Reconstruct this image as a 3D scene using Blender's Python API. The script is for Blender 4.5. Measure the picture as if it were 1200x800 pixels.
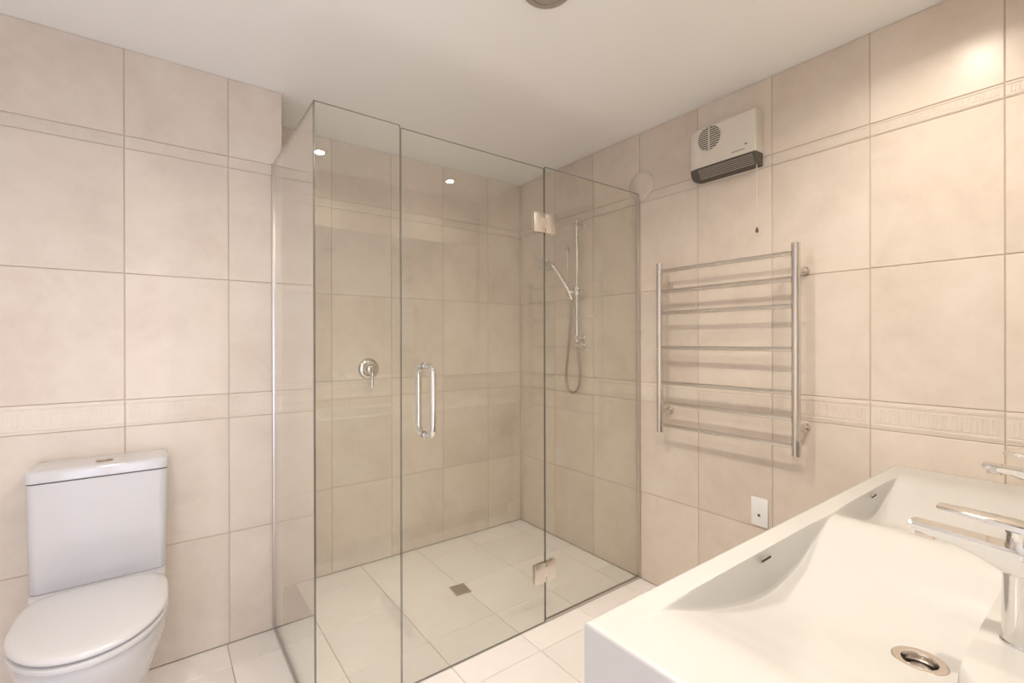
import bpy, bmesh, math, random
from mathutils import Vector, Matrix

for o in list(bpy.data.objects):
    bpy.data.objects.remove(o)
S = bpy.context.scene
COL = S.collection
R = math.radians
PI = math.pi
random.seed(4)

# ------------------------------------------------------------------ camera
YAW, PITCH, ROLL = R(36.755), R(-0.026), R(-0.142)
fwd = Vector((math.sin(YAW)*math.cos(PITCH), math.cos(YAW)*math.cos(PITCH), math.sin(PITCH)))
right = Vector((math.cos(YAW), -math.sin(YAW), 0))
up = right.cross(fwd)
cr, cu = right*math.cos(ROLL)+up*math.sin(ROLL), up*math.cos(ROLL)-right*math.sin(ROLL)
cam_d = bpy.data.cameras.new('camera')
cam_d.sensor_width = 36.0
cam_d.lens = 551.57/1200*36
cam_d.clip_start = 0.02
cam = bpy.data.objects.new('camera', cam_d)
M = Matrix((cr, cu, -fwd)).transposed().to_4x4()
M.translation = Vector((0, 0, 1.2798))
cam.matrix_world = M
COL.objects.link(cam)
S.camera = cam

# ------------------------------------------------------------------ view, world, lights
S.view_settings.view_transform = 'Standard'
S.view_settings.look = 'None'
S.view_settings.gamma = 1
S.view_settings.use_curve_mapping = False
S.view_settings.exposure = 1.0

LAMP_W = 4.9                      # each downlight
LAMP_COL = (1.0, 0.90, 0.78)
LAMP_SPREAD = 146
SKY_COL, SKY_STRENGTH = (0.78, 0.82, 1.0, 1), 2.35
W = bpy.data.worlds.new('world')
S.world = W
W.use_nodes = True
W.node_tree.nodes['Background'].inputs[0].default_value = SKY_COL
W.node_tree.nodes['Background'].inputs[1].default_value = SKY_STRENGTH

# daylight enters through an added, unseen glazed door behind the camera; the portal only guides sampling
WALL_LX = -1.15
def portal(name, loc, rot, sx, sy):
    pl = bpy.data.lights.new(name, 'AREA')
    pl.shape = 'RECTANGLE'
    pl.size, pl.size_y = sx, sy
    pl.cycles.is_portal = True
    po = bpy.data.objects.new(name, pl)
    po.location, po.rotation_euler = loc, rot
    COL.objects.link(po)
# unseen glazed door behind the camera, added for soft frontal fill
DR_X0, DR_X1, DR_Z1 = -1.0, .35, 2.2
portal('added_door_portal', ((DR_X0+DR_X1)/2, -1.25-.11, DR_Z1/2), (R(90), 0, 0), DR_X1-DR_X0, DR_Z1)

# ------------------------------------------------------------------ room dimensions (m)
H = 2.4
YL = 2.3222      # wall behind the toilet
YR = 2.6795      # shower back wall
XR = 2.0755      # right wall
XE = 0.4384      # outside corner of the toilet wall
YG = 1.6272      # front shower glass
XG = 0.4064      # side shower glass
YV = 0.030       # wall behind the basin
XA = 0.45        # end of that wall
YA = -1.25       # wall of the entry bay behind the camera
ROWS = [(0, .4706, 't'), (.4706, .9579, 't'), (.9579, 1.0602, 'b'), (1.0602, 1.5423, 't'),
        (1.5423, 2.0201, 't'), (2.0201, 2.0682, 'c'), (2.0682, H, 't')]

# ------------------------------------------------------------------ materials
def nmat(name):
    m = bpy.data.materials.new(name)
    m.use_nodes = True
    nt = m.node_tree
    return m, nt, nt.nodes['Principled BSDF']

def plain(name, col, rough=.5, metal=0, coat=0, spec=.5, bump=0, bscale=200):
    m, nt, b = nmat(name)
    b.inputs['Base Color'].default_value = (*col, 1)
    b.inputs['Roughness'].default_value = rough
    b.inputs['Metallic'].default_value = metal
    b.inputs['Coat Weight'].default_value = coat
    b.inputs['Coat Roughness'].default_value = .08
    b.inputs['Specular IOR Level'].default_value = spec
    tc = nt.nodes.new('ShaderNodeTexCoord')
    n = nt.nodes.new('ShaderNodeTexNoise')
    n.inputs['Scale'].default_value = bscale
    nt.links.new(tc.outputs['Object'], n.inputs['Vector'])
    mr = nt.nodes.new('ShaderNodeMapRange')
    mr.inputs['To Min'].default_value = max(0, rough-.02)
    mr.inputs['To Max'].default_value = rough+.02
    nt.links.new(n.outputs['Fac'], mr.inputs['Value'])
    nt.links.new(mr.outputs['Result'], b.inputs['Roughness'])
    if bump:
        bp = nt.nodes.new('ShaderNodeBump')
        bp.inputs['Strength'].default_value = bump
        bp.inputs['Distance'].default_value = .001
        nt.links.new(n.outputs['Fac'], bp.inputs['Height'])
        nt.links.new(bp.outputs['Normal'], b.inputs['Normal'])
    return m

def stone_tile(name, dark, mid, light, rough, scale=3.2, contrast=.5):
    """cloudy ceramic: two noise layers, shifted per tile by the object's random value"""
    m, nt, b = nmat(name)
    N, Lk = nt.nodes.new, nt.links.new
    tc, oi = N('ShaderNodeTexCoord'), N('ShaderNodeObjectInfo')
    mul = N('ShaderNodeMath'); mul.operation = 'MULTIPLY'; mul.inputs[1].default_value = 37.0
    Lk(oi.outputs['Random'], mul.inputs[0])
    add = N('ShaderNodeVectorMath'); add.operation = 'ADD'
    Lk(tc.outputs['Object'], add.inputs[0]); Lk(mul.outputs[0], add.inputs[1])
    n1 = N('ShaderNodeTexNoise'); n1.inputs['Scale'].default_value = scale
    n1.inputs['Detail'].default_value = 5; n1.inputs['Roughness'].default_value = .55
    n1.inputs['Distortion'].default_value = .6
    Lk(add.outputs[0], n1.inputs['Vector'])
    n2 = N('ShaderNodeTexNoise'); n2.inputs['Scale'].default_value = scale*6
    n2.inputs['Detail'].default_value = 8; n2.inputs['Roughness'].default_value = .7
    Lk(add.outputs[0], n2.inputs['Vector'])
    mx = N('ShaderNodeMix'); mx.data_type = 'FLOAT'; mx.inputs[0].default_value = .3
    Lk(n1.outputs['Fac'], mx.inputs[2]); Lk(n2.outputs['Fac'], mx.inputs[3])
    rp = N('ShaderNodeValToRGB')
    e = rp.color_ramp.elements
    e[0].position, e[0].color = .5-contrast*.4, (*dark, 1)
    e[1].position, e[1].color = .5+contrast*.4, (*light, 1)
    k = e.new(.5); k.color = (*mid, 1)
    Lk(mx.outputs[0], rp.inputs['Fac'])
    hs = N('ShaderNodeHueSaturation')
    mr = N('ShaderNodeMapRange'); mr.inputs['To Min'].default_value = .96; mr.inputs['To Max'].default_value = 1.03
    Lk(oi.outputs['Random'], mr.inputs['Value']); Lk(mr.outputs['Result'], hs.inputs['Value'])
    Lk(rp.outputs['Color'], hs.inputs['Color']); Lk(hs.outputs['Color'], b.inputs['Base Color'])
    b.inputs['Roughness'].default_value = rough
    b.inputs['Specular IOR Level'].default_value = .45
    bp = N('ShaderNodeBump'); bp.inputs['Strength'].default_value = .12; bp.inputs['Distance'].default_value = .002
    Lk(n1.outputs['Fac'], bp.inputs['Height']); Lk(bp.outputs['Normal'], b.inputs['Normal'])
    return m

M_TILE = stone_tile('wall_tile_ceramic', (.65, .555, .47), (.72, .63, .54), (.77, .69, .61), .30)
M_BORDER = stone_tile('border_tile_ceramic', (.68, .585, .50), (.745, .66, .57), (.785, .71, .63), .32)
M_FLOOR = stone_tile('floor_tile_ceramic', (.81, .765, .725), (.85, .81, .775), (.88, .845, .815), .28, 2.6)
M_GROUT = plain('wall_grout', (.58, .485, .395), .9, bump=.3)
M_FGROUT = plain('floor_grout', (.50, .43, .36), .9, bump=.3)
M_CEIL = plain('ceiling_paint', (.93, .92, .90), .85, bump=.15, bscale=400)
M_PAINT = plain('wall_paint', (.88, .86, .84), .8, bump=.15, bscale=400)
M_CHINA = plain('white_china', (.60, .595, .61), .12, coat=.6)
M_SEAT = plain('white_seat_plastic', (.64, .63, .635), .22, coat=.2)
M_BASIN = plain('white_cast_basin', (.545, .53, .505), .25, coat=.35)
M_CHROME = plain('chrome', (.76, .75, .73), .06, metal=1)
M_BRUSHED = plain('brushed_steel', (.66, .60, .55), .25, metal=1)
M_STEEL = plain('polished_steel', (.74, .69, .64), .16, metal=1)
M_PLASTIC = plain('warm_white_plastic', (.74, .69, .60), .38)
M_WPLASTIC = plain('white_plastic', (.86, .85, .84), .35)
M_DARK = plain('dark_grey_plastic', (.10, .085, .07), .5)
M_BLACK = plain('black_void', (.01, .009, .008), .6)
M_ALU = plain('satin_aluminium', (.66, .61, .56), .35, metal=1)
M_SEAL = plain('clear_grey_seal', (.52, .47, .40), .5)
M_CAB = plain('taupe_laminate', (.36, .30, .25), .45)
M_HINGE = plain('satin_chrome', (.80, .75, .69), .34, metal=1)
M_HOSE = plain('steel_hose', (.42, .37, .32), .3, metal=1)
M_MIRROR = plain('mirror_silver', (.92, .93, .92), .01, metal=1)
M_WIN = plain('added_door_white_paint', (.80, .80, .80), .4)
M_HEAD = plain('grey_spray_face', (.45, .43, .39), .4)
M_CEILFIT = plain('grey_beige_fitting', (.40, .35, .30), .5)
M_CORD = plain('cord_white', (.80, .77, .72), .6)
M_EDGE = plain('glass_edge', (.15, .145, .12), .2)

def glass_mat(name, tint, refl=1.0):
    m = bpy.data.materials.new(name); m.use_nodes = True
    nt = m.node_tree; nt.nodes.clear()
    N, Lk = nt.nodes.new, nt.links.new
    out, mix = N('ShaderNodeOutputMaterial'), N('ShaderNodeMixShader')
    tr, gl = N('ShaderNodeBsdfTransparent'), N('ShaderNodeBsdfGlossy')
    tr.inputs['Color'].default_value = (*tint, 1)
    gl.inputs['Roughness'].default_value = 0.0
    gl.inputs['Color'].default_value = (1, 1, 1, 1)
    lw = N('ShaderNodeLayerWeight'); lw.inputs['Blend'].default_value = .5
    pw = N('ShaderNodeMath'); pw.operation = 'POWER'; pw.inputs[1].default_value = 5
    ma = N('ShaderNodeMath'); ma.operation = 'MULTIPLY_ADD'
    ma.inputs[1].default_value = .96*refl; ma.inputs[2].default_value = .04*refl
    Lk(lw.outputs['Facing'], pw.inputs[0]); Lk(pw.outputs[0], ma.inputs[0])
    Lk(ma.outputs[0], mix.inputs[0]); Lk(tr.outputs[0], mix.inputs[1]); Lk(gl.outputs[0], mix.inputs[2])
    Lk(mix.outputs[0], out.inputs['Surface'])
    return m
M_GLASS = glass_mat('shower_glass', (.993, .998, .978), 1.25)
M_PANE = glass_mat('added_door_glass', (.98, .98, .98))

def emit(name, col, s):
    m, nt, b = nmat(name)
    b.inputs['Base Color'].default_value = (.8, .8, .8, 1)
    b.inputs['Emission Color'].default_value = (*col, 1)
    b.inputs['Emission Strength'].default_value = s
    return m
M_LAMP = emit('lamp_lens', (1.0, .92, .80), 40.0)

# ------------------------------------------------------------------ mesh helpers
def tag(o, label=None, cat=None, group=None, kind=None):
    if label: o['label'] = label
    if cat: o['category'] = cat
    if group: o['group'] = group
    if kind: o['kind'] = kind
    return o

def empty(name, loc=(0, 0, 0)):
    o = bpy.data.objects.new(name, None)
    o.location = loc
    o.empty_display_size = .05
    COL.objects.link(o)
    return o

def link(name, me, parent=None, mats=None, loc=None):
    if mats is not None:
        for m in (mats if isinstance(mats, (list, tuple)) else [mats]):
            me.materials.append(m)
    o = bpy.data.objects.new(name, me)
    COL.objects.link(o)
    if loc is not None: o.location = loc
    if parent is not None:
        o.parent = parent
        if loc is None:       # meshes are written in world space: undo the parent's offset
            o.location = -Vector(parent.location)
    return o

def finish(name, bm, mat, parent=None, smooth=None, loc=None, recalc=True):
    if recalc:
        bmesh.ops.recalc_face_normals(bm, faces=bm.faces[:])
    me = bpy.data.meshes.new(name)
    bm.to_mesh(me); bm.free()
    o = link(name, me, parent, mat, loc)
    if smooth is not None:
        for p in me.polygons: p.use_smooth = True
        me.set_sharp_from_angle(angle=R(smooth))
    return o

def box(bm, x0, x1, y0, y1, z0, z1, bev=0, seg=2, mi=0):
    r = bmesh.ops.create_cube(bm, size=1)
    vs = r['verts']
    for v in vs:
        v.co = Vector((x0+(v.co.x+.5)*(x1-x0), y0+(v.co.y+.5)*(y1-y0), z0+(v.co.z+.5)*(z1-z0)))
    if bev:
        es = list({e for v in vs for e in v.link_edges})
        bmesh.ops.bevel(bm, geom=es, offset=bev, segments=seg, profile=.5, affect='EDGES')

def B(name, mat, parent, *dims, bev=0, seg=2, smooth=None, loc=None):
    bm = bmesh.new()
    box(bm, *dims, bev=bev, seg=seg)
    return finish(name, bm, mat, parent, smooth if smooth is not None else (40 if bev else None), loc)

def tube(bm, pts, rad, n=12, cap=True):
    pts = [Vector(p) for p in pts]
    rads = rad if isinstance(rad, (list, tuple)) else [rad]*len(pts)
    t0 = (pts[1]-pts[0]).normalized()
    a = Vector((0, 0, 1)) if abs(t0.z) < .9 else Vector((1, 0, 0))
    u = t0.cross(a).normalized()
    rings = []
    for i, p in enumerate(pts):
        if i == 0: t = pts[1]-pts[0]
        elif i == len(pts)-1: t = pts[-1]-pts[-2]
        else: t = (pts[i+1]-p).normalized()+(p-pts[i-1]).normalized()
        t.normalize()
        u = (u-t*u.dot(t)).normalized()
        w = t.cross(u)
        rings.append([bm.verts.new(p+(u*math.cos(k*2*PI/n)+w*math.sin(k*2*PI/n))*rads[i]) for k in range(n)])
    for r0, r1 in zip(rings, rings[1:]):
        for k in range(n):
            bm.faces.new((r0[k], r0[(k+1) % n], r1[(k+1) % n], r1[k]))
    if cap:
        bm.faces.new(rings[0][::-1]); bm.faces.new(rings[-1])

def T(name, mat, parent, pts, rad, n=14, smooth=50):
    bm = bmesh.new()
    tube(bm, pts, rad, n)
    return finish(name, bm, mat, parent, smooth)

def lathe(bm, prof, centre, axis, n=32, cap0=True, cap1=True):
    """prof: list of (radius, height along axis)"""
    c, ax = Vector(centre), Vector(axis).normalized()
    a = Vector((0, 0, 1)) if abs(ax.z) < .9 else Vector((1, 0, 0))
    u = ax.cross(a).normalized(); w = ax.cross(u)
    rings = []
    for r, h in prof:
        if r < 1e-6:
            rings.append([bm.verts.new(c+ax*h)])
        else:
            rings.append([bm.verts.new(c+ax*h+(u*math.cos(k*2*PI/n)+w*math.sin(k*2*PI/n))*r) for k in range(n)])
    for r0, r1 in zip(rings, rings[1:]):
        for k in range(n):
            q = [r0[k % len(r0)], r0[(k+1) % len(r0)], r1[(k+1) % len(r1)], r1[k % len(r1)]]
            q2 = []
            for v in q:
                if v not in q2: q2.append(v)
            if len(q2) > 2: bm.faces.new(q2)
    if cap0 and len(rings[0]) > 2: bm.faces.new(rings[0][::-1])
    if cap1 and len(rings[-1]) > 2: bm.faces.new(rings[-1])

def LA(name, mat, parent, prof, centre, axis, n=32, smooth=40, cap0=True, cap1=True):
    bm = bmesh.new()
    lathe(bm, prof, centre, axis, n, cap0, cap1)
    return finish(name, bm, mat, parent, smooth)

def loft(bm, rings, cap0=True, cap1=True):
    vr = [[bm.verts.new(p) for p in r] for r in rings]
    n = len(vr[0])
    for a, b in zip(vr, vr[1:]):
        for k in range(n):
            bm.faces.new((a[k], a[(k+1) % n], b[(k+1) % n], b[k]))
    if cap0: bm.faces.new(vr[0][::-1])
    if cap1: bm.faces.new(vr[-1])

def arc(c, p0, p1, n=8):
    """quarter bend from p0 to p1 about centre c"""
    c, p0, p1 = Vector(c), Vector(p0), Vector(p1)
    a, b = p0-c, p1-c
    return [c+a*math.cos(i/n*PI/2)+b*math.sin(i/n*PI/2) for i in range(n+1)]

# ------------------------------------------------------------------ tiles
GAP, TD = .0030, .0030      # joint width, how far tiles stand proud of the grout bed
_cache = {}
def tile_mesh(w, h, mat, kind):
    key = (round(w, 3), round(h, 3), kind, mat.name)
    if key in _cache: return _cache[key]
    bm = bmesh.new()
    def slab(x0, x1, z0, z1, yb, yf, b):
        v = [bm.verts.new((x, yb, z)) for x, z in ((x0, z0), (x1, z0), (x1, z1), (x0, z1))]
        m_ = [bm.verts.new((x, yf+b, z)) for x, z in ((x0, z0), (x1, z0), (x1, z1), (x0, z1))]
        f = [bm.verts.new((x, yf, z)) for x, z in ((x0+b, z0+b), (x1-b, z0+b), (x1-b, z1-b), (x0+b, z1-b))]
        for a, c in ((v, m_), (m_, f)):
            for k in range(4):
                bm.faces.new((a[k], a[(k+1) % 4], c[(k+1) % 4], c[k]))
        bm.faces.new(f); bm.faces.new(v[::-1])
    W2, H2 = w/2, h/2
    slab(-W2, W2, -H2, H2, TD, 0, .0012)
    if kind in 'bc':
        hh = h/2
        t = .0022 if kind == 'b' else .0015
        for s in (-1, 1):
            for q in ((.80, .70) if kind == 'b' else (.74,)):
                slab(-W2+.001, W2-.001, s*hh*q-t, s*hh*q+t, 0, -.0016, .0006)
        r = hh*(.52 if kind == 'b' else .42)
        pitch = .0118 if kind == 'b' else .0085
        n = int((w-.012)/pitch)
        bw = pitch*.24
        for i in range(n):
            x = (i-(n-1)/2)*pitch
            slab(x-bw, x+bw, -r, r, 0, -.0013, .0005)
            if i < n-1:
                zc = r-bw if i % 2 else -r+bw
                slab(x+bw, x+pitch-bw, zc-bw, zc+bw, 0, -.0013, .0005)
    bmesh.ops.recalc_face_normals(bm, faces=bm.faces[:])
    me = bpy.data.meshes.new('tile' if kind == 't' else 'border_tile')
    bm.to_mesh(me); bm.free()
    me.materials.append(mat)
    _cache[key] = me
    return me

def tile_face(wall, pos, rotz, us, rows=ROWS):
    """us: joint positions along the wall; pos(u) -> (x, y) of the finished face"""
    for u0, u1 in zip(us, us[1:]):
        for z0, z1, k in rows:
            w, h = abs(u1-u0)-GAP, (z1-z0)-GAP
            if w < .01: continue
            me = tile_mesh(w, h, M_TILE if k == 't' else M_BORDER, k)
            o = bpy.data.objects.new('tile' if k == 't' else 'border_tile', me)
            COL.objects.link(o)
            x, y = pos((u0+u1)/2)
            o.location = (x, y, (z0+z1)/2)
            o.rotation_euler = (0, 0, rotz)
            o.parent = wall

def joints(a, b, first, step):
    """joint list from a to b with joints at first + k*step"""
    k = math.ceil((a-first)/step+1e-6)
    out = [a]
    while first+k*step < b-1e-6:
        if first+k*step-out[-1] > .012: out.append(first+k*step)
        k += 1
    out.append(b)
    return out

def struct(name, mat, *dims):
    o = B(name, mat, None, *dims)
    return tag(o, kind='structure')

# wall behind the toilet (and the return into the shower recess)
wb = struct('wall_back', M_GROUT, WALL_LX-.12, XE-TD, YL+TD, YL+.50, 0, H)
tile_face(wb, lambda u: (u, YL), 0, joints(WALL_LX, XE, .2326, .3420))
tile_face(wb, lambda u: (XE, u), R(90), [YL+TD, YR])
# shower back wall
ws = struct('wall_shower', M_GROUT, XE-TD, XR+.12, YR+TD, YR+.14, 0, H)
tile_face(ws, lambda u: (u, YR), 0, joints(XE, XR, .7575, .3468))
# right wall
wr = struct('wall_right', M_GROUT, XR+TD, XR+.12, YV-.12, YR+TD, 0, H)
tile_face(wr, lambda u: (XR, u), R(-90), joints(YV, YR, .2511, .3430))
# wall behind the basin, ends beside the camera; entry bay walls behind the camera
wv = struct('wall_vanity', M_GROUT, XA+TD, XR+TD, YV-.12, YV-TD, 0, H)
tile_face(wv, lambda u: (u, YV), R(180), joints(XA, XR, XA+.30, .3430))
we = struct('wall_entry', M_PAINT, XA, XA+.12, YA-.1, YV-.12, 0, H)
bm = bmesh.new()
for d in ((WALL_LX-.12, DR_X0, 0, H), (DR_X1, XA, 0, H), (DR_X0, DR_X1, DR_Z1, H)):
    box(bm, d[0], d[1], YA-.12, YA, d[2], d[3])
tag(finish('wall_front', bm, M_PAINT), kind='structure')
dr = tag(empty('added_door_1', ((DR_X0+DR_X1)/2, YA-.06, 0)), kind='structure')  # out-of-view door, added as a source of diffuse daylight
dm = (DR_X0+DR_X1)/2
for x0, x1 in ((DR_X0, dm), (dm, DR_X1)):
    bm = bmesh.new()
    ty0, ty1 = YA-.09, YA-.04
    box(bm, x0, x0+.06, ty0, ty1, .001, DR_Z1); box(bm, x1-.06, x1, ty0, ty1, .001, DR_Z1)
    box(bm, x0+.06, x1-.06, ty0, ty1, .001, .10); box(bm, x0+.06, x1-.06, ty0, ty1, DR_Z1-.06, DR_Z1)
    leaf = finish('added_door_leaf', bm, M_WIN, dr)
    p = B('added_door_pane', M_PANE, None, x0+.06, x1-.06, YA-.068, YA-.062, .10, DR_Z1-.06)
    p.parent = leaf
struct('wall_left', M_PAINT, WALL_LX-.12, WALL_LX, YA, YL+TD, 0, H)

struct('ceiling', M_CEIL, WALL_LX-.12, XR+.12, YA-.12, YR+.14, H, H+.06)
# chamfer strip at the outside tile corner
tag(B('trim_1', M_BORDER, None, XE-.004, XE+.0015, YL-.0015, YL+.004, .001, H-.001, bev=.0012), kind='structure')

# floor: screed plus single tiles
fl = struct('floor', M_FGROUT, WALL_LX-.12, XR+.12, YA-.12, YR+.14, -.08, -TD)
def floor_tiles():
    xs = joints(WALL_LX, XR, .2240, .3450)
    ys = joints(YA, YR, 1.4900, .3325)
    for x0, x1 in zip(xs, xs[1:]):
        for y0, y1 in zip(ys, ys[1:]):
            cx, cy = (x0+x1)/2, (y0+y1)/2
            if cx > XA and cy < YV: continue
            if x0 < XE and y0 >= YL-.01: continue
            yy1 = min(y1, YL) if cx < XE else y1
            me = tile_mesh(x1-x0-GAP, yy1-y0-GAP, M_FLOOR, 't')
            o = bpy.data.objects.new('tile', me); COL.objects.link(o)
            o.location = (cx, (y0+yy1)/2, 0)
            o.rotation_euler = (R(-90), 0, 0)
            o.parent = fl
floor_tiles()

# ------------------------------------------------------------------ ceiling fittings
def downlight(x, y, label, mat=None, ro=.044, watt=LAMP_W, ri=.027):
    mat = mat or M_WPLASTIC
    t = tag(empty('downlight', (x, y, H)), label, 'ceiling light', 'recessed ceiling downlights')
    LA('rim', mat, t, [(ri, -.001), (ri, -.006), (ri+.005, -.0065), (ro-.005, -.0055), (ro, 0), (ri, 0)], (x, y, H), (0, 0, 1), 40, cap0=False, cap1=False)
    LA('lens', M_LAMP, t, [(ri-.0005, -.002), (0, -.003)], (x, y, H), (0, 0, 1), 32, cap0=False)
    ld = bpy.data.lights.new('downlight_lamp', 'AREA')
    ld.energy, ld.color = watt, LAMP_COL
    ld.shape, ld.size, ld.spread = 'DISK', 2*ri-.006, R(LAMP_SPREAD)
    lo = bpy.data.objects.new('downlight_lamp', ld)
    lo.location = (0, 0, -.009)
    lo.parent = t
    COL.objects.link(lo)
downlight(-.30, .36, 'recessed round downlight in the ceiling near the camera', watt=LAMP_W*.5)
downlight(.753, .36, 'recessed round downlight in the ceiling above the left basin end', watt=LAMP_W*.82)
downlight(1.617, .37, 'recessed round downlight in the ceiling above the right basin', watt=LAMP_W*.5)

downlight(-.22, 1.20, 'recessed round downlight in the ceiling in front of the toilet', watt=LAMP_W*.45)
downlight(.70, 1.05, 'added fill lamp built as a round downlight in the middle of the ceiling, above the picture edge', watt=LAMP_W*.9)  # extra unseen lamp, put in to brighten the shower and far right wall
t = tag(empty('ceiling_vent', (.989, 1.131, H)), 'round grey fitting on the ceiling, cut off by the top picture edge', 'ceiling vent')
LA('housing', M_CEILFIT, t, [(.080, 0), (.080, -.006), (.074, -.012), (.060, -.014), (.056, -.014), (.054, -.008)], (.989, 1.131, H), (0, 0, 1), 48, cap0=True, cap1=False)
LA('cap', M_CEILFIT, t, [(.050, -.008), (.050, -.013), (.040, -.016), (0, -.017)], (.989, 1.131, H), (0, 0, 1), 40)

# ------------------------------------------------------------------ shower screen
GT = .0065
def glass_panel(name, parent, x0, x1, y0, y1, z0, z1):
    bm = bmesh.new()
    box(bm, x0, x1, y0, y1, z0, z1)
    thin = 0 if (x1-x0) < (y1-y0) else 1
    bm.faces.ensure_lookup_table()
    bmesh.ops.recalc_face_normals(bm, faces=bm.faces[:])
    for f in bm.faces:
        f.material_index = 0 if abs(f.normal[thin]) > .9 else 1
    return finish(name, bm, [M_GLASS, M_EDGE], parent)
ya, yb = YG-GT/2, YG+GT/2
S1, S2, GTOP = .7064, 1.3998, 2.0724

t = tag(empty('side_glass_screen', (XG, 1.97, 0)), 'clear glass side panel of the shower fixed to the toilet wall', 'shower screen')
glass_panel('glass_panel', t, XG-GT/2, XG+GT/2, yb+.001, YL-.006, .014, GTOP)
B('wall_channel', M_ALU, t, XG-.0085, XG+.0085, YL-.019, YL-.0015, .012, GTOP-.003, bev=.001)
B('bottom_seal', M_SEAL, t, XG-.006, XG+.006, yb+.001, YL-.021, .0005, .014)

t = tag(empty('front_glass_screen', ((XG+S1)/2, YG, 0)), 'narrow fixed glass panel at the front corner left of the shower door', 'shower screen')
glass_panel('glass_panel', t, XG-GT/2, S1-.002, ya, yb, .014, GTOP)
B('bottom_seal', M_SEAL, t, XG-GT/2, S1-.002, YG-.006, YG+.006, .0005, .014)

t = tag(empty('wall_glass_screen', ((S2+XR)/2, YG, 0)), 'fixed glass panel between the shower door and the right wall', 'shower screen')
glass_panel('glass_panel', t, S2+.002, XR-.006, ya, yb, .014, GTOP)
B('wall_channel', M_ALU, t, XR-.019, XR-.0015, YG-.0085, YG+.0085, .012, GTOP-.003, bev=.001)
B('bottom_seal', M_SEAL, t, S2+.002, XR-.021, YG-.006, YG+.006, .0005, .014)

door = tag(empty('shower_door', ((S1+S2)/2, YG, 0)), 'frameless glass shower door with chrome loop handle and two square hinges', 'shower door')
glass_panel('glass_panel', door, S1+.002, S2-.002, ya, yb, .004, 2.0635)
def pull(side, nm):
    y0 = ya if side < 0 else yb
    off = .064 if side < 0 else .052
    yo = y0+side*off
    x, zb, zt, r = .803, .926, 1.187, .036
    pts = [Vector((x, y0+side*.001, zt))]
    pts += arc((x, yo-side*r, zt-r), (x, yo-side*r, zt), (x, yo, zt-r))
    pts += arc((x, yo-side*r, zb+r), (x, yo, zb+r), (x, yo-side*r, zb))
    pts += [Vector((x, y0+side*.001, zb))]
    T(nm, M_CHROME, door, pts, .0115, 18)
    for z in (zb, zt):
        LA('handle_collar', M_CHROME, door, [(.0132, 0), (.0132, .003), (.0120, .004)], (x, y0, z), (0, side, 0), 24)
pull(-1, 'handle')
pull(1, 'handle')
def hinge(zc):
    h = tag(empty('hinge', (S2, YG, zc)))
    h.parent = door; h.location = Vector((S2, YG, zc))-Vector(door.location)
    def part(nm, mat, *d, bev=0):
        o = B(nm, mat, None, *d, bev=bev)
        o.parent = h; o.location = -Vector((S2, YG, zc))
    for s, a, b in ((-1, ya-.007, ya), (1, yb, yb+.007)):
        part('door_plate', M_HINGE, S2-.066, S2-.0015, a, b, zc-.044, zc+.044, bev=.0015)
        part('panel_plate', M_HINGE, S2+.0015, S2+.060, a, b, zc-.044, zc+.044, bev=.0015)
        part('knuckle', M_HINGE, S2-.024, S2+.010, (a-.0008 if s < 0 else b), (a if s < 0 else b+.0008), zc-.022, zc+.022)
hinge(1.814)
hinge(.234)

# ------------------------------------------------------------------ shower fittings
t = tag(empty('shower_mixer', (.965, YR, 1.123)), 'round chrome shower mixer with downward lever on the shower back wall', 'shower tap')
c = (.965, YR, 1.123)
LA('cover_plate', M_CHROME, t, [(.060, 0), (.060, .004), (.054, .011), (.042, .015), (.036, .016)], c, (0, -1, 0), 48)
LA('valve_body', M_CHROME, t, [(.033, .016), (.033, .040), (.029, .050), (.018, .056), (0, .058)], c, (0, -1, 0), 40)
T('lever', M_CHROME, t, [(.965, YR-.050, 1.122), (.962, YR-.068, 1.105), (.958, YR-.076, 1.07), (.956, YR-.080, 1.022)], [.013, .012, .0095, .0085], 16)

t = tag(empty('hand_shower_set', (2.02, 2.04, 1.28)), 'chrome hand shower with hose on a slide rail on the shower side wall', 'hand shower')
RX, RY = 2.018, 2.045
T('slide_rail', M_CHROME, t, [(RX, RY, 1.275), (RX, RY, 2.010)], .0105, 20)
for z in (1.300, 1.985):
    LA('rail_bracket', M_CHROME, t, [(.019, 0), (.019, .006), (.012, .010), (.012, XR-RX+.012)], (XR, RY, z), (-1, 0, 0), 28)
LA('slider', M_CHROME, t, [(.018, -.026), (.0205, -.020), (.0205, .020), (.018, .026)], (RX, RY, 1.578), (0, 0, 1), 28)
T('slider_knob', M_CHROME, t, [(RX, RY-.018, 1.578), (RX-.004, RY-.048, 1.578)], [.014, .012], 18)
T('holder', M_CHROME, t, [(RX, RY+.010, 1.578), (RX-.030, RY+.035, 1.582)], [.013, .015], 18)
hp = [Vector((1.975, 2.09, 1.535)), Vector((1.985, 2.083, 1.585)), Vector((1.965, 2.106, 1.64)), Vector((1.945, 2.134, 1.70)), Vector((1.925, 2.160, 1.742)), Vector((1.905, 2.180, 1.758))]
hp[0] = Vector((1.998, 2.068, 1.53))
T('handset', M_CHROME, t, hp, [.0095, .012, .0125, .0125, .0135, .017], 18)
hc = Vector((1.888, 2.196, 1.752)); ha = Vector((-.66, -.12, -.74)).normalized()
bm = bmesh.new(); lathe(bm, [(.018, -.020), (.042, -.014), (.052, -.002), (.052, .006), (.049, .010)], hc, ha, 40)
finish('spray_head', bm, M_CHROME, t, 40)
bm = bmesh.new(); lathe(bm, [(.047, .0101), (.047, .012), (0, .013)], hc, ha, 40)
finish('spray_face', M_HEAD and bm, M_HEAD, t, 40)
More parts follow.
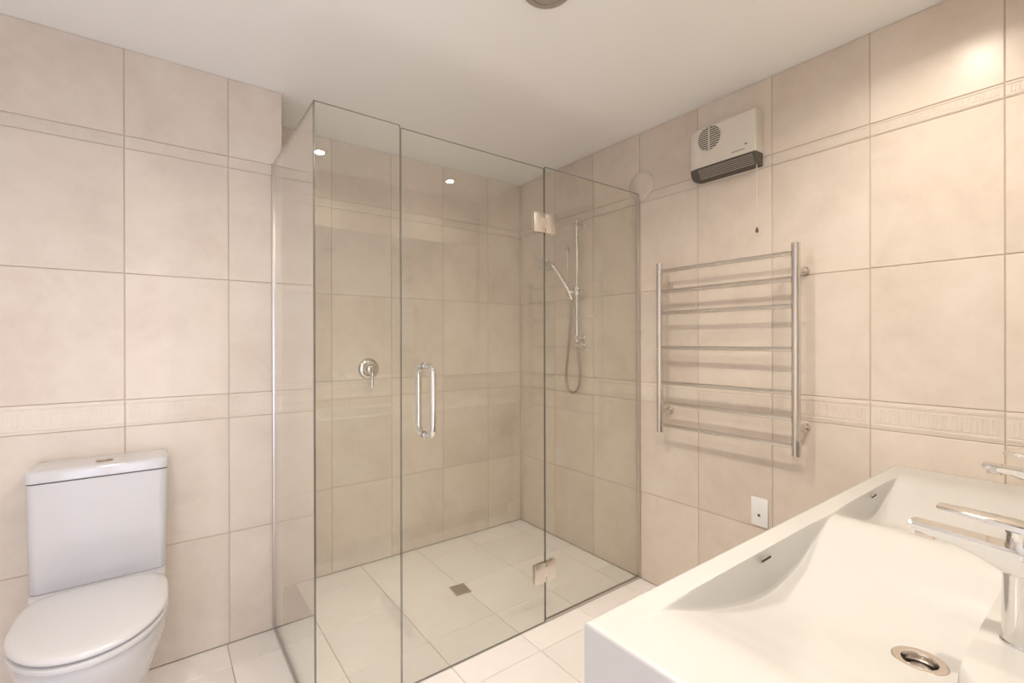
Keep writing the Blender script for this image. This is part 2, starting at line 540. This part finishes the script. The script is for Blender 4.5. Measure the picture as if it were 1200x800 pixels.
# slim rod with a round knob beside the rail
T('adjuster_rod', M_CHROME, t, [(2.030, 2.138, 1.560), (2.030, 2.140, 1.845)], .005, 12)
LA('adjuster_knob', M_CHROME, t, [(0, -.016), (.012, -.011), (.016, 0), (.012, .011), (0, .016)], (2.030, 2.140, 1.853), (-1, 0, 0), 24)
T('rod_arm', M_CHROME, t, [(2.030, 2.138, 1.565), (RX, RY+.015, 1.578)], .006, 12)
# hose: from handset foot, loop, up to the outlet at the rail foot
ctrl = [(1.998, 2.068, 1.53), (1.996, 2.075, 1.40), (2.000, 2.105, 1.20), (2.004, 2.128, 1.06), (2.006, 2.105, .985), (2.010, 2.070, .968), (2.014, 2.035, .992), (2.020, 2.022, 1.06), (2.024, 2.032, 1.16), (2.026, 2.045, 1.245)]
def spline(c, n=8):
    P = [Vector(p) for p in c]; P = [P[0]*2-P[1]]+P+[P[-1]*2-P[-2]]
    out = []
    for i in range(1, len(P)-2):
        for k in range(n):
            s = k/n; a, b, cc, d = P[i-1:i+3]
            out.append(.5*((2*b)+(cc-a)*s+(2*a-5*b+4*cc-d)*s*s+(3*b-a-3*cc+d)*s**3))
    out.append(P[-2]); return out
sp = spline(ctrl)
T('hose', M_HOSE, t, sp, [.0080 if i % 2 else .0074 for i in range(len(sp))], 10)
LA('hose_outlet', M_CHROME, t, [(.022, 0), (.022, .006), (.013, .010), (.013, .060), (.010, .064)], (XR, 2.045, 1.255), (-1, 0, 0), 28)

t = tag(empty('floor_drain', (1.235, 2.105, 0)), 'small square metal drain grate in the shower floor', 'drain')
bm = bmesh.new()
box(bm, -.042, .042, -.050, -.043, .0003, .003); box(bm, -.042, .042, .043, .050, .0003, .003)
box(bm, -.042, -.035, -.043, .043, .0003, .003); box(bm, .035, .042, -.043, .043, .0003, .003)
o = finish('grate_frame', bm, M_BRUSHED, t, loc=(0, 0, 0))
B('grate_pan', M_DARK, t, -.035, .035, -.043, .043, .0003, .0010, loc=(0, 0, 0))
for i in range(7):
    y = -.036+i*.012
    B('grate_bar', M_BRUSHED, t, -.035, .035, y-.0035, y+.0035, .0010, .0028, loc=(0, 0, 0))
t.rotation_euler = (0, 0, R(-6))

# ------------------------------------------------------------------ heated towel rail
t = tag(empty('towel_rail', (1.985, 1.12, .83)), 'steel ladder towel rail with seven bars on the right wall', 'towel rail')
TX = 1.985
for y in (1.432, .808):
    T('post', M_STEEL, t, [(TX, y, .829), (TX, y, 1.661)], .0160, 20)
for z in (1.623, 1.520, 1.416, 1.246, 1.075, .974, .866):
    T('bar', M_STEEL, t, [(TX, .808, z), (TX, 1.432, z)], .0095, 16)
for y in (1.394, .782):
    for z in (1.558, .932):
        yy = 1.432 if y > 1 else .808
        LA('wall_bracket', M_STEEL, t, [(.017, 0), (.017, .010), (.011, .011), (.011, XR-TX+.001)], (XR, yy, z), (-1, 0, 0), 24)

# ------------------------------------------------------------------ fan heater
t = tag(empty('fan_heater', (XR, 1.13, 2.03)), 'beige wall fan heater with round grille and dark outlet under the ceiling', 'heater')
FX, hy0, hy1 = 2.010, .973, 1.288
def heater_ring(y, ins):
    # side profile in (x, z): wall top, front top, front bottom, chamfer to wall bottom
    return [(XR-.001, y, 2.265-ins), (FX+.006+ins, y, 2.265-ins), (FX+ins, y, 2.259-ins), (FX+ins, y, 2.083), (XR-.001, y, 2.083)]
bm = bmesh.new()
loft(bm, [[Vector(p) for p in heater_ring(y, i)] for y, i in ((hy0, .004), (hy0+.004, 0), (hy1-.045, 0), (hy1-.022, .003), (hy1-.008, .009), (hy1, .020))])
finish('casing', bm, M_PLASTIC, t, 30)
bm = bmesh.new()
loft(bm, [[Vector(p) for p in ((XR-.001, y, 2.0825), (FX+i, y, 2.0825), (FX+i, y, 2.078), (2.040, y, 2.032+i), (2.052, y, 2.028+i), (XR-.001, y, 2.028+i))] for y, i in ((hy0+.001, .003), (hy0+.004, 0), (hy1-.045, 0), (hy1-.022, .003), (hy1-.008, .009), (hy1, .020))])
finish('outlet_body', bm, M_DARK, t, 30)
nx = Vector((2.032-2.078, 0, -(2.040-FX))).normalized()   # outward normal of the sloping outlet: points down and into the room
nx = Vector((-(2.078-2.032), 0, -(2.040-FX))).normalized()
for i in range(6):
    f = .12+i*.15
    p = Vector((FX, 0, 2.078)).lerp(Vector((2.040, 0, 2.032)), f)
    q = p+nx*.0035
    T('outlet_slat', M_CEILFIT, t, [(q.x, hy0+.014, q.z), (q.x, hy1-.050, q.z)], .0021, 6, smooth=30)
gc = (FX, 1.183, 2.206)
LA('grille_ring', M_PLASTIC, t, [(.060, 0), (.0595, .0025), (.056, .0030), (.0545, .0012)], gc, (-1, 0, 0), 48, cap0=False, cap1=False)
LA('grille_recess', M_BLACK, t, [(.0545, .0006), (0, .0007)], gc, (-1, 0, 0), 48, cap0=False)
for i in range(11):
    z = -.0475+i*.0095
    hw = math.sqrt(max(0, .0545**2-z*z))
    B('grille_slat', M_PLASTIC, t, FX-.0028, FX-.0008, gc[1]-hw, gc[1]+hw, gc[2]+z-.0021, gc[2]+z+.0021)
B('grille_bar', M_PLASTIC, t, FX-.0034, FX-.0008, gc[1]-.0025, gc[1]+.0025, gc[2]-.0545, gc[2]+.0545)
B('badge', M_CEILFIT, t, FX-.0008, FX, 1.020, 1.078, 2.1015, 2.1065)
B('indicator', M_DARK, t, FX-.0012, FX, 1.010, 1.019, 2.121, 2.127)
t2 = T('pull_cord', M_CORD, t, [(2.038, .982, 2.030), (2.038, .982, 1.757)], .0012, 8)
LA('cord_knob', M_DARK, t, [(.0015, .012), (.0055, .002), (.0065, -.006), (.004, -.012), (0, -.013)], (2.038, .982, 1.752), (0, 0, 1), 16)

t = tag(empty('vent_cover', (XR, 1.612, 2.112)), 'round beige cover plate on the right wall beside the glass top', 'vent cover')
LA('cover_disc', M_TILE, t, [(.078, 0), (.078, .004), (.072, .009), (.060, .011), (0, .012)], (XR, 1.612, 2.112), (-1, 0, 0), 48)

t = tag(empty('wall_outlet', (XR, .989, .54)), 'small white wall outlet plate low on the tiles under the towel rail', 'wall outlet')
B('face_plate', M_WPLASTIC, t, XR-.009, XR-.0002, .953, 1.025, .480, .602, bev=.003)
LA('socket', M_DARK, t, [(.006, 0), (.006, .001), (0, .0012)], (XR-.009, .990, .527), (-1, 0, 0), 20)
LA('socket_collar', M_WPLASTIC, t, [(.0062, 0), (.010, 0), (.0095, .002), (.0065, .002)], (XR-.009, .990, .527), (-1, 0, 0), 20, cap0=False, cap1=False)

# ------------------------------------------------------------------ twin basin bench
VX0, VX1, VY0, VY1, VZ, VB = .533, XR-.001, YV+.001, .525, .840, .705
KX = [.50, .60, .665, .73, .83, .94, 1.04, 1.15, 1.24, 1.33, 1.39, 1.46, 1.55, 1.63, 1.70, 1.80, 1.89, 1.96, 2.10]
KZ = [.840, .840, .834, .814, .782, .757, .750, .766, .798, .828, .832, .812, .780, .765, .774, .806, .834, .840, .840]
def basin_z(x):
    # monotone-ish cubic through the measured wave
    i = max(1, min(len(KX)-3, next(k for k in range(len(KX)-1) if KX[k+1] >= x)))
    def slope(k):
        return (KZ[k+1]-KZ[k-1])/(KX[k+1]-KX[k-1])
    h = KX[i+1]-KX[i]; s = min(1, max(0, (x-KX[i])/h))
    m0, m1 = slope(i)*h, slope(i+1)*h
    z = (2*s**3-3*s*s+1)*KZ[i]+(s**3-2*s*s+s)*m0+(-2*s**3+3*s*s)*KZ[i+1]+(s**3-s*s)*m1
    return min(VZ, z)
def sst(a, b, v):
    s = min(1, max(0, (v-a)/(b-a))); return s*s*(3-2*s)
def top_z(x, y):
    d = VZ-basin_z(x)
    soft = 1-sst(.74, .88, x)
    y0 = .149-soft*.10
    g = sst(y0, .156+soft*.03, y)*(1-sst(.4685, .4765, y))
    return VZ-d*g
DRAINS = [(1.003, .2205), (1.600, .2205)]
bm = bmesh.new()
e_ = [0, .0007, .002, .004, .007]
dz = [.007, .0040, .0018, .0005, 0]
xs = [VX0+a for a in e_]+[VX0+.007+(VX1-VX0-.007)*i/250 for i in range(1, 251)]
ys = [VY0+i*(.146-VY0)/22 for i in range(23)]+[.149, .1505, .152, .1535, .155, .157, .160]
ys += [.160+i*(.464-.160)/54 for i in range(1, 55)]+[.4675, .469, .4705, .472, .4735, .475, .4765, .479]
ys += [.485, .495, .505, .513]+[VY1-a for a in e_[::-1]]
grid = []
for i, x in enumerate(xs):
    col = []
    for j, y in enumerate(ys):
        z = top_z(x, y)
        dr = max(dz[i] if i < 5 else 0, dz[len(ys)-1-j] if len(ys)-1-j < 5 else 0)
        col.append(bm.verts.new((x, y, z-dr)))
    grid.append(col)
for i in range(len(xs)-1):
    for j in range(len(ys)-1):
        cx, cy = (xs[i]+xs[i+1])/2, (ys[j]+ys[j+1])/2
        if any((cx-a)**2+(cy-b)**2 < .025**2 for a, b in DRAINS): continue
        bm.faces.new((grid[i][j], grid[i+1][j], grid[i+1][j+1], grid[i][j+1]))
# skirt and underside
nx_, ny_ = len(xs), len(ys)
rim = [grid[i][0] for i in range(nx_)]+[grid[-1][j] for j in range(1, ny_)]+[grid[i][-1] for i in range(nx_-2, -1, -1)]+[grid[0][j] for j in range(ny_-2, 0, -1)]
low = [bm.verts.new((v.co.x, v.co.y, VB)) for v in rim]
for k in range(len(rim)):
    k2 = (k+1) % len(rim)
    bm.faces.new((rim[k], low[k], low[k2], rim[k2]))
bm.faces.new(low[::-1])
van = tag(empty('basin_bench', (1.3, .28, VB)), 'long white twin basin bench with wave-shaped bowls against the right wall', 'basin')
finish('bench_top', bm, M_BASIN, van, 60, recalc=True)
for i, (x, y) in enumerate(DRAINS):
    z = basin_z(x)
    d = empty('drain'); d.parent = van; d.location = Vector((x, y, z))-Vector(van.location)
    def sub(nm, mat, prof, n=40, **k):
        o = LA(nm, mat, None, prof, (0, 0, 0), (0, 0, 1), n, **k); o.parent = d
    sub('flange', M_STEEL, [(.0375, -.002), (.0370, .0015), (.033, .0030), (.0245, .0015), (.0225, -.004), (.0215, -.022)], cap0=False, cap1=False)
    sub('plug', M_BRUSHED, [(.0165, -.022), (.0165, -.012), (.013, -.0095), (0, -.009)])
    sub('waste_pipe', M_DARK, [(.0215, -.022), (.0215, -.024), (0, -.0245)], cap0=False)
for x in (1.005, 1.660):
    B('overflow_slot', M_BRUSHED, van, x-.022, x+.022, .4665, .4700, .8240, .8320, bev=.0012)
    B('overflow_gap', M_BLACK, van, x-.019, x+.019, .4655, .4668, .8255, .8295)

cab = tag(empty('vanity_cabinet', (1.3, .28, .10)), 'taupe cabinet carrying the white basin bench', 'cabinet')
B('carcass', M_CAB, cab, VX0+.03, VX1-.002, YV+.002, .470, .10, VB-.001)
B('toe_kick', M_DARK, cab, VX0+.06, VX1-.002, YV+.002, .420, .001, .10)
cw = (VX1-.002-VX0-.03)/4
for i in range(4):
    x0 = VX0+.03+i*cw
    d = B('cabinet_door', M_CAB, cab, x0+.002, x0+cw-.002, .4705, .489, .104, VB-.008, bev=.001)
    xh = x0+cw-.04 if i % 2 == 0 else x0+.04
    h = T('handle', M_BRUSHED, None, [(xh, .489, .50), (xh, .510, .50), (xh, .510, .62), (xh, .489, .62)], .005, 8)
    h.parent = d; h.location = -Vector(cab.location)-Vector(d.location)
    h.location = (0, 0, 0)

tag(B('mirror', M_MIRROR, None, XA+.10, XR-.03, YV+.0005, YV+.0065, 1.00, 2.04, bev=.001),
    'wide frameless mirror on the wall behind the twin basin', 'mirror')

def basin_tap(x, label):
    t = tag(empty('basin_tap', (x, .104, VZ)), label, 'tap', 'chrome mixer taps on the basin bench')
    y = .104
    LA('base_ring', M_CHROME, t, [(.0238, 0), (.0238, .0025), (.0225, .004)], (x, y, VZ+.0003), (0, 0, 1), 40)
    LA('body', M_CHROME, t, [(.0218, .0038), (.0212, .060), (.0210, .112), (.0225, .124), (.0225, .132), (.020, .138)], (x, y, VZ), (0, 0, 1), 40)
    # flat tapering spout: sections along +y
    bm = bmesh.new()
    rings = []
    for yy, hw, zt, zb in ((y-.020, .0215, .9760, .940), (y+.004, .0225, .9790, .940), (y+.020, .0220, .9800, .9445), (y+.045, .0205, .9815, .9560), (y+.080, .0190, .9835, .9655), (y+.119, .0180, .9850, .9715), (y+.126, .0160, .9850, .9735)):
        r = .004
        ring = []
        for sx, sz in ((-1, -1), (1, -1), (1, 1), (-1, 1)):
            cz = zb if sz < 0 else zt
            pa = (x+sx*hw, yy, cz-sz*r); pb = (x+sx*(hw-r), yy, cz)
            ring += [pa, pb] if (sx*sz > 0) else [pb, pa]
        rings.append([Vector(p) for p in ring])
    loft(bm, rings)
    s = finish('spout', bm, M_CHROME, t, 35)
    a = B('aerator', M_BRUSHED, None, x-.011, x+.011, y+.094, y+.119, .9605, .9725, bev=.002)
    a.parent = s; a.location = (0, 0, 0)
    LA('neck', M_CHROME, t, [(.0195, .138), (.0170, .144), (.0170, .158), (.020, .164)], (x, y, VZ), (0, 0, 1), 32)
    bm = bmesh.new()
    rings = []
    for yy, hw, zt, zb in ((y-.026, .016, 1.0080, 1.001), (y-.012, .0215, 1.0125, 1.003), (y+.010, .0215, 1.0150, 1.0045), (y+.035, .0190, 1.0165, 1.0080), (y+.065, .0165, 1.0175, 1.0110), (y+.088, .0150, 1.0180, 1.0130), (y+.092, .0125, 1.0178, 1.0145)):
        r = .002
        ring = []
        for sx, sz in ((-1, -1), (1, -1), (1, 1), (-1, 1)):
            cz = zb if sz < 0 else zt
            pa = (x+sx*hw, yy, cz-sz*r*.6); pb = (x+sx*(hw-r), yy, cz)
            ring += [pa, pb] if (sx*sz > 0) else [pb, pa]
        rings.append([Vector(p) for p in ring])
    loft(bm, rings)
    finish('lever', bm, M_CHROME, t, 35)
basin_tap(.997, 'chrome basin mixer tap with flat lever, the nearer one beside the drain')
basin_tap(1.592, 'chrome basin mixer tap cut off by the right picture edge, farther one')

# ------------------------------------------------------------------ toilet
TXC = -.166
def outline(a, yf, yb_, yc, z, nb=3.6, nf=2.05, n=64):
    pts = []
    for k in range(n):
        th = 2*PI*k/n
        c_, s_ = math.cos(th), math.sin(th)
        if s_ <= 0:
            e = 2/nf; ly = yc-yf
        else:
            e = 2/nb; ly = yb_-yc
        pts.append(Vector((TXC+a*math.copysign(abs(c_)**e, c_), yc+ly*math.copysign(abs(s_)**e, s_), z)))
    return pts
t = tag(empty('toilet', (TXC, 2.0, 0)), 'white close-coupled toilet with closed lid against the tiled wall', 'toilet')
bm = bmesh.new()
loft(bm, [outline(a, yf, yb_, yc, z) for a, yf, yb_, yc, z in (
    (.118, 1.86, 2.315, 2.05, .001), (.118, 1.855, 2.315, 2.05, .02), (.117, 1.855, 2.315, 2.05, .10), (.134, 1.825, 2.315, 2.04, .18),
    (.157, 1.775, 2.315, 2.00, .26), (.172, 1.725, 2.310, 1.97, .325), (.179, 1.690, 2.305, 1.95, .375), (.180, 1.682, 2.30, 1.945, .405), (.176, 1.684, 2.30, 1.945, .415))])
finish('bowl', bm, M_CHINA, t, 50)
bm = bmesh.new()
def rrect(hw, y0, y1, z, r, n=6):
    pts = []
    for cx, cy, a0 in ((TXC+hw-r, y1-r, 0), (TXC-hw+r, y1-r, 90), (TXC-hw+r, y0+r, 180), (TXC+hw-r, y0+r, 270)):
        for k in range(n+1):
            a = R(a0+90*k/n)
            pts.append(Vector((cx+r*math.cos(a), cy+r*math.sin(a), z)))
    return pts
loft(bm, [rrect(.135, 2.14, 2.318, .20, .03), rrect(.160, 2.135, 2.318, .32, .03), rrect(.176, 2.118, 2.318, .40, .03), rrect(.180, 2.116, 2.318, .448, .03), rrect(.177, 2.119, 2.316, .4535, .03)])
finish('rear_deck', bm, M_CHINA, t, 50)
bm = bmesh.new()
loft(bm, [rrect(.176, 2.156, 2.3195, .4545, .022), rrect(.179, 2.153, 2.3195, .460, .024), rrect(.183, 2.148, 2.3195, .64, .024), rrect(.186, 2.145, 2.3195, .816, .024), rrect(.180, 2.150, 2.3195, .8175, .024)])
finish('cistern', bm, M_CHINA, t, 40)
bm = bmesh.new()
loft(bm, [rrect(.181, 2.149, 2.3195, .8190, .022), rrect(.1885, 2.142, 2.3205, .8215, .024), rrect(.1890, 2.1415, 2.3205, .848, .024), rrect(.1870, 2.1435, 2.3205, .8545, .024), rrect(.1800, 2.150, 2.3190, .8585, .022), rrect(.16, 2.17, 2.31, .8595, .02)])
lid = finish('cistern_lid', bm, M_CHINA, t, 50)
bm = bmesh.new(); lathe(bm, [(.024, -.002), (.024, .002), (.021, .0035), (.018, .0035)], (-.160, 2.212, .8598), (0, 0, 1), 32)
o = finish('button_ring', bm, M_HOSE, None, 40); o.parent = lid
for s in (-1, 1):
    bm = bmesh.new()
    lathe(bm, [(.0165, .0036), (.0165, .0042), (0, .0045)], (0, 0, 0), (0, 0, 1), 32)
    for v in list(bm.verts):
        v.co.x = s*max(.0008, s*v.co.x)
    o = finish('flush_button', bm, M_BRUSHED, None, 30); o.parent = lid; o.location = (-.160, 2.212, .8598)
# seat ring and closed lid
def pad(nm, prof, mat):
    bm = bmesh.new()
    loft(bm, [outline(.183+d, 1.672-d, 2.134+min(0, d), 1.935, z, 4.2, 2.05) for d, z in prof])
    return finish(nm, bm, mat, t, 50)
pad('seat', [(-.006, .4165), (.001, .419), (.004, .425), (.003, .433), (-.004, .4370)], M_SEAT)
pad('lid', [(-.016, .4375), (-.012, .4415), (-.001, .4425), (.003, .447), (.003, .452), (-.001, .458), (-.010, .462), (-.03, .4645), (-.09, .4665), (-.15, .467)], M_SEAT)
for s in (-1, 1):
    T('lid_hinge', M_SEAT, t, [(TXC+s*.085-.02, 2.108, .452), (TXC+s*.085+.02, 2.108, .452)], .011, 14)
